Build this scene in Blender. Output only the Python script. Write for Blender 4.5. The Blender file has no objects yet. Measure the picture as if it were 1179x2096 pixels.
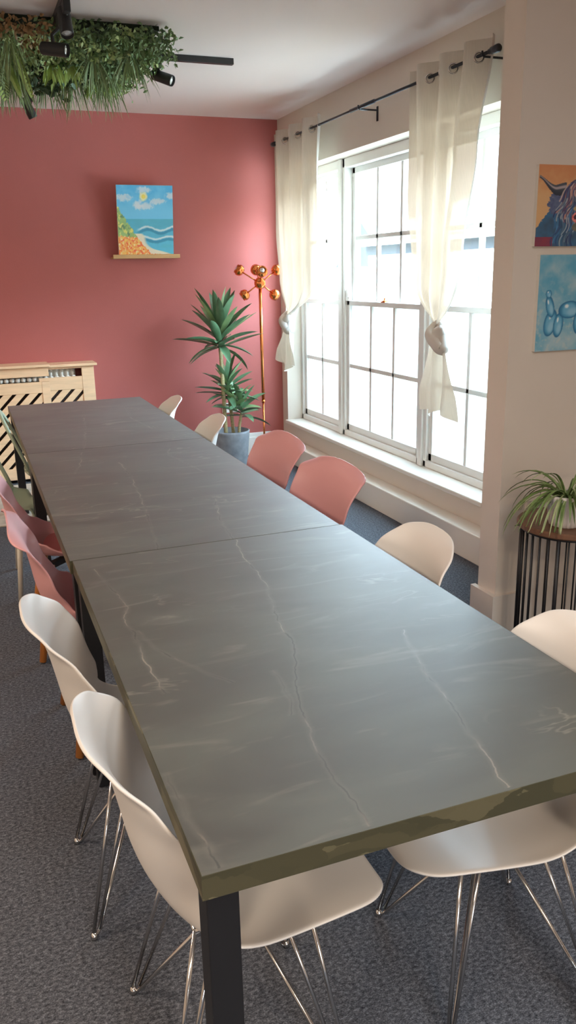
import bpy, bmesh, math, random
from mathutils import Vector, Matrix, noise
random.seed(7)
PI = math.pi
D = bpy.data
COL = bpy.context.scene.collection
R_ = random.uniform

# ------------------------------------------------------------------ helpers
def lin(c):
    return tuple(((x / 12.92) if x <= 0.04045 else ((x + 0.055) / 1.055) ** 2.4) for x in c)

def hexc(h):
    return lin(tuple(int(h[i:i + 2], 16) / 255 for i in (0, 2, 4)))

def newmat(name):
    m = D.materials.new(name)
    m.use_nodes = True
    nt = m.node_tree
    return m, nt, nt.nodes, nt.links, nt.nodes['Principled BSDF']

def mat(name, col, rough=0.5, metal=0.0, var=0.0, scale=20, bump=0.0, bscale=200, spec=0.5, stretch=None, sheen=0.0):
    m, nt, N, L, P = newmat(name)
    P.inputs['Roughness'].default_value = rough
    P.inputs['Metallic'].default_value = metal
    P.inputs['Specular IOR Level'].default_value = spec
    if sheen: P.inputs['Sheen Weight'].default_value = sheen
    P.inputs['Base Color'].default_value = (*col, 1)
    tc = N.new('ShaderNodeTexCoord')
    src = tc.outputs['Object']
    if stretch:
        mp = N.new('ShaderNodeMapping'); mp.inputs['Scale'].default_value = stretch
        L.new(src, mp.inputs['Vector']); src = mp.outputs['Vector']
    if var:
        n = N.new('ShaderNodeTexNoise'); n.inputs['Scale'].default_value = scale; n.inputs['Detail'].default_value = 5
        L.new(src, n.inputs['Vector'])
        r = N.new('ShaderNodeValToRGB')
        r.color_ramp.elements[0].position = 0.3; r.color_ramp.elements[1].position = 0.7
        r.color_ramp.elements[0].color = (*[max(0, c * (1 - var)) for c in col], 1)
        r.color_ramp.elements[1].color = (*[min(1, c * (1 + var)) for c in col], 1)
        L.new(n.outputs['Fac'], r.inputs['Fac']); L.new(r.outputs['Color'], P.inputs['Base Color'])
    if bump:
        n2 = N.new('ShaderNodeTexNoise'); n2.inputs['Scale'].default_value = bscale
        L.new(src, n2.inputs['Vector'])
        b = N.new('ShaderNodeBump'); b.inputs['Strength'].default_value = bump; b.inputs['Distance'].default_value = 0.003
        L.new(n2.outputs['Fac'], b.inputs['Height']); L.new(b.outputs['Normal'], P.inputs['Normal'])
    return m

def tag(o, label=None, cat=None, group=None, kind=None):
    if label: o['label'] = label
    if cat: o['category'] = cat
    if group: o['group'] = group
    if kind: o['kind'] = kind
    return o

def thing(name, label, cat, loc=(0, 0, 0), rz=0, group=None):
    o = D.objects.new(name, None)
    o.empty_display_size = 0.1
    COL.objects.link(o); o.location = loc; o.rotation_euler = (0, 0, rz)
    return tag(o, label, cat, group)

def obj(name, bm, m, parent=None, smooth=False, bevel=0.0, subsurf=0, solid=0.0, angle=None, recalc=True):
    if recalc: bmesh.ops.recalc_face_normals(bm, faces=bm.faces)
    me = D.meshes.new(name); bm.to_mesh(me); bm.free()
    me.materials.append(m)
    if smooth:
        for p in me.polygons: p.use_smooth = True
    o = D.objects.new(name, me); COL.objects.link(o)
    if parent: o.parent = parent
    if solid:
        s = o.modifiers.new('s', 'SOLIDIFY'); s.thickness = solid; s.offset = 0
    if bevel:
        b = o.modifiers.new('b', 'BEVEL'); b.width = bevel; b.segments = 2; b.limit_method = 'ANGLE'
    if subsurf:
        s = o.modifiers.new('u', 'SUBSURF'); s.levels = subsurf; s.render_levels = subsurf
    return o

def struct(name, bm, m, parent=None, **k):
    o = obj(name, bm, m, parent, **k)
    if not parent: o['kind'] = 'structure'
    return o

def dup(root, loc, rz=None, label=None, group=None):
    r = root.copy(); COL.objects.link(r); r.location = loc
    if rz is not None: r.rotation_euler = (0, 0, rz)
    if label: r['label'] = label
    if group: r['group'] = group
    for ch in list(root.children):
        c = ch.copy(); COL.objects.link(c); c.parent = r
        for g in ch.children:
            d = g.copy(); COL.objects.link(d); d.parent = c
    return r

def box(bm, x0, x1, y0, y1, z0, z1, M=None):
    vs = [bm.verts.new((x, y, z)) for z in (z0, z1) for y in (y0, y1) for x in (x0, x1)]
    if M is not None:
        for v in vs: v.co = M @ v.co
    for f in ((0, 2, 3, 1), (4, 5, 7, 6), (0, 1, 5, 4), (2, 6, 7, 3), (0, 4, 6, 2), (1, 3, 7, 5)):
        bm.faces.new([vs[i] for i in f])
    return bm

def B(*a, **k):
    return box(bmesh.new(), *a, **k)

def tube(bm, pts, r, n=8, closed=False, cap=True, flat=1.0):
    pts = [Vector(p) for p in pts]
    rings = []; prev = None
    m = len(pts)
    for i, p in enumerate(pts):
        if closed: t = (pts[(i + 1) % m] - pts[i - 1])
        else: t = pts[min(i + 1, m - 1)] - pts[max(i - 1, 0)]
        t.normalize()
        if prev is None:
            a = Vector((0, 0, 1)) if abs(t.z) < .9 else Vector((1, 0, 0))
            prev = t.cross(a).normalized()
        u = (prev - t * prev.dot(t)).normalized(); prev = u
        w = t.cross(u)
        rr = r[i] if isinstance(r, (list, tuple)) else r
        rings.append([bm.verts.new(p + rr * (math.cos(2 * PI * k / n) * u + flat * math.sin(2 * PI * k / n) * w)) for k in range(n)])
    cnt = m if closed else m - 1
    for i in range(cnt):
        a, b = rings[i], rings[(i + 1) % m]
        for k in range(n):
            bm.faces.new((a[k], a[(k + 1) % n], b[(k + 1) % n], b[k]))
    if cap and not closed:
        bm.faces.new(rings[0]); bm.faces.new(rings[-1])
    return bm

def T(pts, r, n=8, **k):
    return tube(bmesh.new(), pts, r, n, **k)

def lathe(bm, prof, c=(0, 0, 0), n=32, M=None, ripple=0, rn=0):
    c = Vector(c); rings = []
    for r, z in prof:
        ring = []
        for k in range(n):
            a = 2 * PI * k / n
            rr = r * (1 + ripple * abs(math.sin(rn * a / 2))) if ripple else r
            p = Vector((rr * math.cos(a), rr * math.sin(a), z))
            if M is not None: p = M @ p
            ring.append(bm.verts.new(p + c))
        rings.append(ring)
    for i in range(len(rings) - 1):
        for k in range(n):
            bm.faces.new((rings[i][k], rings[i][(k + 1) % n], rings[i + 1][(k + 1) % n], rings[i + 1][k]))
    if prof[0][0] > 1e-6: bm.faces.new(rings[0])
    if prof[-1][0] > 1e-6: bm.faces.new(rings[-1])
    bmesh.ops.remove_doubles(bm, verts=bm.verts, dist=1e-6)
    return bm

def sphere(bm, c, r, n=16, sc=(1, 1, 1)):
    M = Matrix.Translation(c) @ Matrix.Diagonal((sc[0], sc[1], sc[2], 1))
    bmesh.ops.create_uvsphere(bm, u_segments=n, v_segments=n // 2 + 2, radius=r, matrix=M)
    return bm

def grid(bm, P):
    vs = [[bm.verts.new(p) for p in row] for row in P]
    for i in range(len(vs) - 1):
        for j in range(len(vs[0]) - 1):
            bm.faces.new((vs[i][j], vs[i + 1][j], vs[i + 1][j + 1], vs[i][j + 1]))
    return vs

def align(d):
    return Vector((0, 0, 1)).rotation_difference(Vector(d).normalized()).to_matrix().to_4x4()

def spline(cps, s):
    n = len(cps) - 1
    f = max(0, min(s, 1)) * n; i = min(int(f), n - 1); t = f - i
    p0 = cps[max(i - 1, 0)]; p1 = cps[i]; p2 = cps[i + 1]; p3 = cps[min(i + 2, n)]
    return tuple(0.5 * ((2 * b) + (-a + c) * t + (2 * a - 5 * b + 4 * c - d) * t * t + (-a + 3 * b - 3 * c + d) * t ** 3)
                 for a, b, c, d in zip(p0, p1, p2, p3))

def interp(tab, s):
    for (a, va), (b, vb) in zip(tab, tab[1:]):
        if s <= b:
            t = (s - a) / (b - a); t = max(0, t); t = t * t * (3 - 2 * t)
            return va + (vb - va) * t
    return tab[-1][1]

# ------------------------------------------------------------------ materials
M_ceil = mat('ceiling_paint', hexc('E6D5CE'), .9)
M_cream = mat('cream_wall_paint', hexc('DDD0C2'), .85, var=.02, scale=3)
M_trim = mat('cream_gloss_paint', hexc('EEE5D9'), .45)
M_winwhite = mat('window_white_paint', hexc('F1EEE8'), .4)
M_red = mat('red_wall_paint', hexc('AE5E58'), .75, var=.05, scale=1.3, bump=.15, bscale=120)
M_white = mat('white_polypropylene', hexc('EFE8E0'), .38)
M_pink = mat('pink_polypropylene', hexc('E6A7A6'), .42)
M_pinkpad = mat('pink_faux_leather', hexc('D97C78'), .5, bump=.2, bscale=300)
M_sage = mat('sage_plastic', hexc('9EA88F'), .45)
M_creamleg = mat('cream_painted_leg', hexc('DCD2C2'), .5)
M_wood = mat('beech_leg_wood', hexc('C67B3A'), .5, var=.15, scale=12, stretch=(6, 6, .8))
M_chrome = mat('chrome_wire', (.62, .6, .58), .16, 1.0)
M_black = mat('black_steel', (.012, .011, .012), .42)
M_blackp = mat('black_plastic', (.02, .02, .02), .5)
M_darkm = mat('dark_grey_metal', hexc('3A3D42'), .4, .6)
M_copper = mat('copper_metal', hexc('E0894E'), .22, 1.0)
M_mirror = mat('silvered_bulb', (.8, .82, .85), .12, 1.0)
M_pine = mat('pine_wood', hexc('EDC59C'), .55, var=.08, scale=6, stretch=(1, 8, 8))
M_shelfwood = mat('light_shelf_wood', hexc('C99E68'), .5, var=.1, scale=8, stretch=(1, 8, 8))
M_rad = mat('radiator_enamel', hexc('F2EEE4'), .35)
M_shade = mat('cover_shade_dark', (.03, .02, .016), .8)
M_conc = mat('grey_concrete_pot', hexc('8B8D92'), .85, var=.22, scale=14, bump=.3, bscale=60)
M_soil = mat('dark_soil', (.03, .02, .014), .95, var=.4, scale=80)
M_leaf = mat('dracaena_leaf', hexc('5A7A58'), .35, var=.35, scale=9)
M_leaf2 = mat('dracaena_young_leaf', hexc('84A06E'), .38, var=.3, scale=9)
M_cane = mat('dracaena_cane', hexc('A99A70'), .8, var=.3, scale=40, stretch=(1, 1, 4))
M_spider = mat('spider_plant_leaf', hexc('6B8248'), .45, var=.35, scale=30)
M_spider2 = mat('spider_plant_pale_leaf', hexc('A9B583'), .45, var=.2, scale=30)
M_potwhite = mat('white_ribbed_ceramic', hexc('E9E0D6'), .5)
M_tabwood = mat('dark_walnut_top', hexc('7A5640'), .45, var=.2, scale=8, stretch=(1, 9, 1))
M_rug = mat('pale_woven_rug', hexc('B9AC9C'), .95, var=.22, scale=14, bump=.4, bscale=300)
M_canvas_edge = mat('white_canvas_edge', hexc('D9D2C8'), .8)
M_brick = mat('orange_brick', hexc('C07A58'), .9)
M_render = mat('white_render_wall', hexc('E8E2D8'), .9)
M_roof = mat('grey_green_roof', hexc('5E6656'), .8, var=.1, scale=5)
M_slate = mat('dark_slate', hexc('16181B'), .8)
M_fence = mat('pale_timber_fence', hexc('A88C62'), .8, var=.15, scale=5, stretch=(1, 8, .6))
M_yard = mat('pale_paving', hexc('C9C2B6'), .9, var=.1, scale=2)

def carpet():
    m, nt, N, L, P = newmat('charcoal_loop_carpet')
    P.inputs['Roughness'].default_value = .95; P.inputs['Specular IOR Level'].default_value = .15
    tc = N.new('ShaderNodeTexCoord')
    n = N.new('ShaderNodeTexNoise'); n.inputs['Scale'].default_value = 85; n.inputs['Detail'].default_value = 3
    n2 = N.new('ShaderNodeTexNoise'); n2.inputs['Scale'].default_value = 260; n2.inputs['Detail'].default_value = 2
    mp = N.new('ShaderNodeMapping'); mp.inputs['Scale'].default_value = (1, 1.6, 1)
    L.new(tc.outputs['Object'], mp.inputs['Vector'])
    for q in (n, n2): L.new(mp.outputs['Vector'], q.inputs['Vector'])
    mx = N.new('ShaderNodeMath'); mx.operation = 'ADD'
    L.new(n.outputs['Fac'], mx.inputs[0]); L.new(n2.outputs['Fac'], mx.inputs[1])
    mh = N.new('ShaderNodeMath'); mh.operation = 'MULTIPLY'; mh.inputs[1].default_value = .5
    L.new(mx.outputs[0], mh.inputs[0])
    r = N.new('ShaderNodeValToRGB')
    e = r.color_ramp.elements
    e[0].position = .34; e[0].color = (*hexc('2C2D33'), 1)
    e[1].position = .66; e[1].color = (*hexc('868890'), 1)
    k = e.new(.5); k.color = (*hexc('56585E'), 1)
    L.new(mh.outputs[0], r.inputs['Fac']); L.new(r.outputs['Color'], P.inputs['Base Color'])
    b = N.new('ShaderNodeBump'); b.inputs['Strength'].default_value = .6; b.inputs['Distance'].default_value = .004
    L.new(mh.outputs[0], b.inputs['Height']); L.new(b.outputs['Normal'], P.inputs['Normal'])
    return m
M_carpet = carpet()

def brickmat():
    m, nt, N, L, P = newmat('brick_gable')
    P.inputs['Roughness'].default_value = .9
    tc = N.new('ShaderNodeTexCoord'); mp = N.new('ShaderNodeMapping')
    mp.inputs['Rotation'].default_value = (PI / 2, 0, PI / 2)
    L.new(tc.outputs['Object'], mp.inputs['Vector'])
    b = N.new('ShaderNodeTexBrick'); b.inputs['Scale'].default_value = 3.5
    b.inputs['Color1'].default_value = (*hexc('8A5238'), 1); b.inputs['Color2'].default_value = (*hexc('9A6248'), 1)
    b.inputs['Mortar'].default_value = (*hexc('A0988C'), 1)
    L.new(mp.outputs['Vector'], b.inputs['Vector']); L.new(b.outputs['Color'], P.inputs['Base Color'])
    return m
M_brickw = brickmat()

def glass(name, frosted):
    m = D.materials.new(name); m.use_nodes = True
    nt = m.node_tree; N = nt.nodes; L = nt.links
    N.remove(N['Principled BSDF'])
    out = N['Material Output']
    tr = N.new('ShaderNodeBsdfTransparent'); tr.inputs['Color'].default_value = (.97, .98, .98, 1)
    gl = N.new('ShaderNodeBsdfGlossy'); gl.inputs['Roughness'].default_value = .03
    mix = N.new('ShaderNodeMixShader')
    lw = N.new('ShaderNodeLayerWeight'); lw.inputs['Blend'].default_value = .5
    pw = N.new('ShaderNodeMath'); pw.operation = 'POWER'; pw.inputs[1].default_value = 5
    L.new(lw.outputs['Facing'], pw.inputs[0])
    ml = N.new('ShaderNodeMath'); ml.operation = 'MULTIPLY_ADD'; ml.inputs[1].default_value = .4; ml.inputs[2].default_value = .02
    L.new(pw.outputs[0], ml.inputs[0]); L.new(ml.outputs[0], mix.inputs['Fac'])
    src = tr
    if frosted:
        tl = N.new('ShaderNodeBsdfTranslucent'); tl.inputs['Color'].default_value = (.25, .25, .24, 1)
        m2 = N.new('ShaderNodeMixShader'); m2.inputs['Fac'].default_value = .7
        L.new(tr.outputs[0], m2.inputs[1]); L.new(tl.outputs[0], m2.inputs[2]); src = m2
    L.new(src.outputs[0], mix.inputs[1]); L.new(gl.outputs[0], mix.inputs[2])
    L.new(mix.outputs[0], out.inputs['Surface'])
    return m
M_glass = glass('clear_window_glass', False)
M_frost = glass('frosted_window_film', True)

def sheer(name='sheer_ivory_voile', lo=.80, hi=.95, dif=.62):
    m = D.materials.new(name); m.use_nodes = True
    nt = m.node_tree; N = nt.nodes; L = nt.links
    N.remove(N['Principled BSDF']); out = N['Material Output']
    tr = N.new('ShaderNodeBsdfTransparent'); tr.inputs['Color'].default_value = (.54, .46, .37, 1)
    tl = N.new('ShaderNodeBsdfTranslucent'); tl.inputs['Color'].default_value = (.33, .24, .17, 1)
    df = N.new('ShaderNodeBsdfDiffuse'); df.inputs['Color'].default_value = (.9, .84, .76, 1)
    tc = N.new('ShaderNodeTexCoord')
    n = N.new('ShaderNodeTexNoise'); n.inputs['Scale'].default_value = 60
    mp = N.new('ShaderNodeMapping'); mp.inputs['Scale'].default_value = (1, 4, .15)
    L.new(tc.outputs['Object'], mp.inputs[0]); L.new(mp.outputs[0], n.inputs['Vector'])
    a = N.new('ShaderNodeMixShader'); a.inputs['Fac'].default_value = dif
    L.new(tl.outputs[0], a.inputs[1]); L.new(df.outputs[0], a.inputs[2])
    b = N.new('ShaderNodeMixShader')
    r = N.new('ShaderNodeMapRange'); r.inputs['To Min'].default_value = lo; r.inputs['To Max'].default_value = hi
    L.new(n.outputs['Fac'], r.inputs['Value']); L.new(r.outputs[0], b.inputs['Fac'])
    L.new(tr.outputs[0], b.inputs[1]); L.new(a.outputs[0], b.inputs[2])
    L.new(b.outputs[0], out.inputs['Surface'])
    return m
M_sheer = sheer()
M_knot = sheer('bunched_ivory_voile', .97, 1.0, .8)

def marble(name, veins, seed):
    """dark green-grey stone laminate; veins are (x,y) polylines in the top's own coordinates"""
    m, nt, N, L, P = newmat(name)
    P.inputs['Roughness'].default_value = .36
    P.inputs['Specular IOR Level'].default_value = 1.0
    P.inputs['Coat Weight'].default_value = 1.0; P.inputs['Coat Roughness'].default_value = .5
    tc = N.new('ShaderNodeTexCoord')
    def noise_(scale, stretch=(1, 1, 1), det=5, dist=0.0, off=0.0):
        mp = N.new('ShaderNodeMapping'); mp.inputs['Scale'].default_value = stretch
        mp.inputs['Location'].default_value = (seed + off, seed * 2.3 + off, off)
        L.new(tc.outputs['Object'], mp.inputs['Vector'])
        n = N.new('ShaderNodeTexNoise'); n.inputs['Scale'].default_value = scale
        n.inputs['Detail'].default_value = det; n.inputs['Distortion'].default_value = dist
        L.new(mp.outputs['Vector'], n.inputs['Vector'])
        return n.outputs['Fac']
    def math_(op, a, b=None, clamp=False):
        q = N.new('ShaderNodeMath'); q.operation = op; q.use_clamp = clamp
        for i, v in enumerate((a, b)):
            if v is None: continue
            if isinstance(v, (int, float)): q.inputs[i].default_value = v
            else: L.new(v, q.inputs[i])
        return q.outputs[0]
    def mixc(f, a, b):
        q = N.new('ShaderNodeMix'); q.data_type = 'RGBA'
        L.new(f, q.inputs[0])
        if isinstance(a, tuple): q.inputs[6].default_value = (*a, 1)
        else: L.new(a, q.inputs[6])
        if isinstance(b, tuple): q.inputs[7].default_value = (*b, 1)
        else: L.new(b, q.inputs[7])
        return q.outputs[2]
    def ramp(f, lo, hi):
        q = N.new('ShaderNodeMapRange'); q.interpolation_type = 'SMOOTHSTEP'
        q.inputs['From Min'].default_value = lo; q.inputs['From Max'].default_value = hi
        L.new(f, q.inputs['Value']); return q.outputs[0]
    base = mixc(ramp(noise_(2.2, (1, 2.2, 1), 6, .6), .3, .7), hexc('45433A'), hexc('56574D'))
    cloud = math_('MULTIPLY', ramp(noise_(3.5, (1, 4.5, 1), 7, 1.2, 3), .54, .82), .55)
    base = mixc(cloud, base, hexc('8C887A'))
    streak = ramp(math_('ABSOLUTE', math_('SUBTRACT', noise_(2.0, (1, 3.4, 1), 4, .8, 8), .5)), .012, 0.0)
    streak = math_('MULTIPLY', math_('MULTIPLY', streak, ramp(noise_(3, (1, 1, 1), 2, 0, 5), .5, .72)), .45)
    base = mixc(streak, base, hexc('A29C8A'))
    sep = N.new('ShaderNodeSeparateXYZ'); L.new(tc.outputs['Object'], sep.inputs[0])
    wob = math_('MULTIPLY', math_('SUBTRACT', noise_(16, (1, 1, 1), 7, 0, 1), .5), .032)
    tone = noise_(5, (1, 1, 1), 3, 0, 21)
    for vi, poly in enumerate(veins):
        ys = [p[1] for p in poly]
        fc = N.new('ShaderNodeFloatCurve')
        y0, y1 = min(ys), max(ys)
        mr = N.new('ShaderNodeMapRange'); mr.inputs['From Min'].default_value = y0; mr.inputs['From Max'].default_value = y1
        mr.clamp = True
        L.new(sep.outputs['Y'], mr.inputs['Value']); L.new(mr.outputs[0], fc.inputs['Value'])
        cu = fc.mapping.curves[0]; pts = sorted(((p[1] - y0) / (y1 - y0), p[0]) for p in poly)
        for q in range(len(pts) - 2): cu.points.new(.5, .5)
        for q, (a, b) in enumerate(pts): cu.points[q].location = (a, b); cu.points[q].handle_type = 'VECTOR'
        fc.mapping.update()
        d = math_('ABSOLUTE', math_('ADD', math_('SUBTRACT', sep.outputs['X'], fc.outputs[0]), wob))
        inside = math_('MULTIPLY', math_('GREATER_THAN', sep.outputs['Y'], y0), math_('LESS_THAN', sep.outputs['Y'], y1))
        halo = math_('MULTIPLY', math_('MULTIPLY', ramp(d, .012, 0), inside), .10)
        base = mixc(halo, base, hexc('A39E90'))
        line = math_('MULTIPLY', math_('MULTIPLY', ramp(d, .0026, .0006), inside), math_('MULTIPLY', ramp(noise_(7, (1, 1, 1), 2, 0, 31 + vi), .32, .6), .85))
        lc = mixc(ramp(tone, .45, .55), hexc('2E2C26'), hexc('978C7C'))
        base = mixc(line, base, lc)
    L.new(base, P.inputs['Base Color'])
    rr = N.new('ShaderNodeMapRange'); rr.inputs['To Min'].default_value = .50; rr.inputs['To Max'].default_value = .57
    L.new(noise_(4, (1, 2, 1), 3, 0, 12), rr.inputs['Value']); L.new(rr.outputs[0], P.inputs['Roughness'])
    return m

def artmat(name):
    m, nt, N, L, P = newmat(name)
    a = N.new('ShaderNodeVertexColor'); a.layer_name = 'paint'
    L.new(a.outputs['Color'], P.inputs['Base Color'])
    P.inputs['Roughness'].default_value = .55
    n = N.new('ShaderNodeTexNoise'); n.inputs['Scale'].default_value = 180
    b = N.new('ShaderNodeBump'); b.inputs['Strength'].default_value = .25; b.inputs['Distance'].default_value = .001
    L.new(n.outputs['Fac'], b.inputs['Height']); L.new(b.outputs['Normal'], P.inputs['Normal'])
    return m

# ------------------------------------------------------------------ room dimensions
ZC = 2.774           # ceiling
YR = 6.885           # red wall
XW = 2.60            # window wall face
XS = 2.045           # return wall edge
YS0, YS1 = 2.822, 2.955
XL, YB = -3.2, -3.4  # unseen left and rear walls
XR2 = 3.6

bm = bmesh.new(); box(bm, XL - .2, XW + .36, YB - .2, YR + .2, -.12, 0); box(bm, XW + .36, XR2 + .2, YB - .2, YS1, -.12, 0)
struct('floor', bm, M_carpet)
bm = bmesh.new(); box(bm, XL - .2, XW + .36, YB - .2, YR + .2, ZC, ZC + .15); box(bm, XW + .36, XR2 + .2, YB - .2, YS1, ZC, ZC + .15)
struct('ceiling', bm, M_ceil)
struct('wall_back', B(XL - .2, XW + .0, YR, YR + .2, 0, ZC), M_red)
# window wall with the opening
OY0, OY1, OZ0, OZ1 = 3.72, 6.765, .300, 2.36
bm = bmesh.new()
box(bm, XW, XW + .36, YS1, OY0, 0, ZC)
box(bm, XW, XW + .36, OY1, YR + .2, 0, ZC)
box(bm, XW, XW + .36, OY0, OY1, 0, OZ0)
box(bm, XW, XW + .36, OY0, OY1, OZ1, ZC)
struct('wall_right', bm, M_cream)
struct('wall_return', B(XS, XR2, YS0, YS1, 0, ZC), M_cream)
struct('wall_alcove', B(XR2, XR2 + .2, YB, YS1, 0, ZC), M_cream)
struct('wall_left', B(XL - .2, XL, YB, YR, 0, ZC), M_cream)
bm = bmesh.new()     # unseen rear wall; its opening is added to let in cool fill
box(bm, XL, .1, YB - .2, YB, 0, ZC); box(bm, 1.4, XR2, YB - .2, YB, 0, ZC)
box(bm, .1, 1.4, YB - .2, YB, 0, .8); box(bm, .1, 1.4, YB - .2, YB, 1.9, ZC)
struct('wall_front', bm, M_cream)

bm = bmesh.new(); box(bm, XL, 2.48, YR - .022, YR, 0, .165); box(bm, XL, 2.48, YR - .014, YR, .165, .2)
struct('baseboard_back', bm, M_winwhite, bevel=.004)
struct('baseboard_right', B(2.475, XW, YS1, YR, 0, .165), M_trim, bevel=.006)
bm = bmesh.new()
box(bm, XS - .025, XS, YS0, YS1 + .02, 0, .185)
box(bm, XS - .025, 2.18, YS0 - .022, YS0, 0, .185)
struct('baseboard_return', bm, M_cream)
struct('trim_1', B(XS + .13, XR2, YS0 - .012, YS0, .185, .60), M_cream)      # low raised panel on the return wall
struct('window_sill', B(XW - .03, 2.80, OY0, OY1, .285, .315), M_trim, bevel=.008)

# ------------------------------------------------------------------ sash windows
def window(idx, y0, y1, ncol):
    w = D.objects.new('window_%d' % idx, None); COL.objects.link(w); w['kind'] = 'structure'
    w['label'] = ('far', 'middle', 'near')[idx - 1] + ' white painted sash window'
    x0, x1 = 2.735, 2.87
    zb, zt = .315, OZ1
    f = bmesh.new()
    box(f, x0, x1, y0, y0 + .035, zb, zt); box(f, x0, x1, y1 - .035, y1, zb, zt)
    box(f, x0, x1, y0, y1, zt - .065, zt); box(f, x0, x1, y0, y1, zb, zb + .045)
    obj('window_frame', f, M_winwhite, w, bevel=.005)
    def sash(name, xa, xb, za, zb_, m, top_rail, bot_rail):
        s = bmesh.new(); ya, yb = y0 + .035, y1 - .035
        st = .04
        box(s, xa, xb, ya, ya + st, za, zb_); box(s, xa, xb, yb - st, yb, za, zb_)
        box(s, xa, xb, ya, yb, za, za + bot_rail); box(s, xa, xb, ya, yb, zb_ - top_rail, zb_)
        gz0, gz1 = za + bot_rail, zb_ - top_rail; gy0, gy1 = ya + st, yb - st
        for c in range(1, ncol):
            y = gy0 + (gy1 - gy0) * c / ncol
            box(s, xa + .006, xb - .006, y - .015, y + .015, gz0, gz1)
        zm = (gz0 + gz1) / 2
        box(s, xa + .006, xb - .006, gy0, gy1, zm - .015, zm + .015)
        so = obj(name, s, M_winwhite, w, bevel=.003)
        xm = (xa + xb) / 2
        g = bmesh.new(); box(g, xm - .002, xm + .002, gy0, gy1, gz0, gz1)
        obj('pane', g, m, so)
    sash('lower_sash', 2.755, 2.795, .36, 1.355, M_frost, .035, .05)
    sash('upper_sash', 2.80, 2.84, 1.32, 2.30, M_glass, .045, .035)
    return w
W1 = window(1, 5.955, 6.765, 2)
W2 = window(2, 4.70, 5.90, 3)
W3 = window(3, 3.74, 4.645, 2)
bm = bmesh.new(); box(bm, 2.72, 2.88, 5.90, 5.955, .315, OZ1); box(bm, 2.72, 2.88, 4.645, 4.70, .315, OZ1)
struct('trim_2', bm, M_winwhite, bevel=.006)
lk = bmesh.new(); lathe(lk, [(0, 0), (.016, 0), (.016, .012), (.006, .018), (.006, .03), (0, .03)], (2.77, 5.28, 1.355)); box(lk, 2.755, 2.785, 5.25, 5.31, 1.352, 1.362)
obj('sash_lock', lk, M_copper, W2)
lk = bmesh.new(); box(lk, 2.74, 2.765, 5.80, 5.86, 1.352, 1.385); box(lk, 2.742, 2.76, 5.83, 5.86, 1.385, 1.44)
obj('sash_stop', lk, M_winwhite, W2, bevel=.004)

# ------------------------------------------------------------------ outside
struct('ground_outside', B(3.0, 40, -6, 50, -.4, -.3), M_yard)
bm = bmesh.new()
for k in range(64):
    y = 5.2 + k * .125
    box(bm, 4.9, 4.93, y, y + .118, -.3, .62 + .01 * (k % 2))
o = obj('timber_fence', bm, M_fence); tag(o, 'low pale timber board fence in the yard beyond the windows', 'fence')
cb = thing('courtyard_building', 'pale rendered low building with grey roof seen through the near window', 'building', (9, 12, -.3))
obj('wall', B(0, 4, -8, 6, 0, 2.35), M_render, cb)
obj('gutter', B(-.25, -.05, -8.1, 6.1, 2.42, 2.52), M_winwhite, cb)
obj('fascia', B(-.06, 0, -8, 6, 2.22, 2.42), M_slate, cb)
bm = bmesh.new(); grid(bm, [[(-.3, -8.2, 2.52), (-.3, 6.2, 2.52)], [(3, -8.2, 3.6), (3, 6.2, 3.6)], [(3, -8.2, 3.4), (3, 6.2, 3.4)]])
obj('roof', bm, M_roof, cb, solid=.05)
bg = thing('brick_house', 'orange brick house gable beyond the near window', 'building', (15, 14, -.3))
bm = bmesh.new(); box(bm, 0, 5, 0, 7.2, 0, 6.5)
obj('wall', bm, M_brickw, bg)
obj('chimney', B(1, 2, 2, 3, 6.5, 7.6), M_brickw, bg)
sh = thing('garden_shed', 'dark slate shed roof showing through the middle window', 'shed', (11, 20.6, -.3))
obj('wall', B(0, 2, 0, 3.0, 0, 2.0), M_render, sh)
bm = bmesh.new()
vs = [bm.verts.new(p) for p in ((-.2, -.2, 2), (-.2, 3.2, 2), (-.2, 1.5, 3.2), (2.2, -.2, 2), (2.2, 3.2, 2), (2.2, 1.5, 3.2))]
for f in ((0, 1, 2), (3, 5, 4), (0, 2, 5, 3), (1, 4, 5, 2), (0, 3, 4, 1)): bm.faces.new([vs[i] for i in f])
obj('roof', bm, M_slate, sh)

# ------------------------------------------------------------------ curtain rod and curtains
XROD, ZROD = 2.475, 2.552
rod = thing('curtain_rod', 'slim dark metal curtain rod above the sash windows', 'curtain rod', (XROD, 5.2, ZROD))
obj('pole', T([(0, -1.52, 0), (0, 1.40, 0)], .008, 10), M_darkm, rod, smooth=True)
obj('pole_joint', T([(0, -.32, 0), (0, .02, 0)], .0115, 10), M_darkm, rod, smooth=True)
for s in (-1, 1):
    y = -1.51 if s < 0 else 1.39
    f = bmesh.new(); tube(f, [(0, y, 0), (0, y + s * .02, 0), (0, y + s * .022, 0), (0, y + s * .075, 0), (0, y + s * .085, 0)], [.012, .012, .017, .019, .012], 12)
    obj('finial', f, M_darkm, rod, smooth=True)
for y in (-1.47, -.12, 1.33):
    f = bmesh.new(); tube(f, [(0, y, -.012), (.125, y, -.012)], .0055, 8); box(f, .119, .125, y - .009, y + .009, -.075, .01)
    tube(f, [(0, y, -.012), (-.012, y, -.004), (-.012, y, .012)], .005, 8)
    obj('bracket', f, M_darkm, rod)

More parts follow.
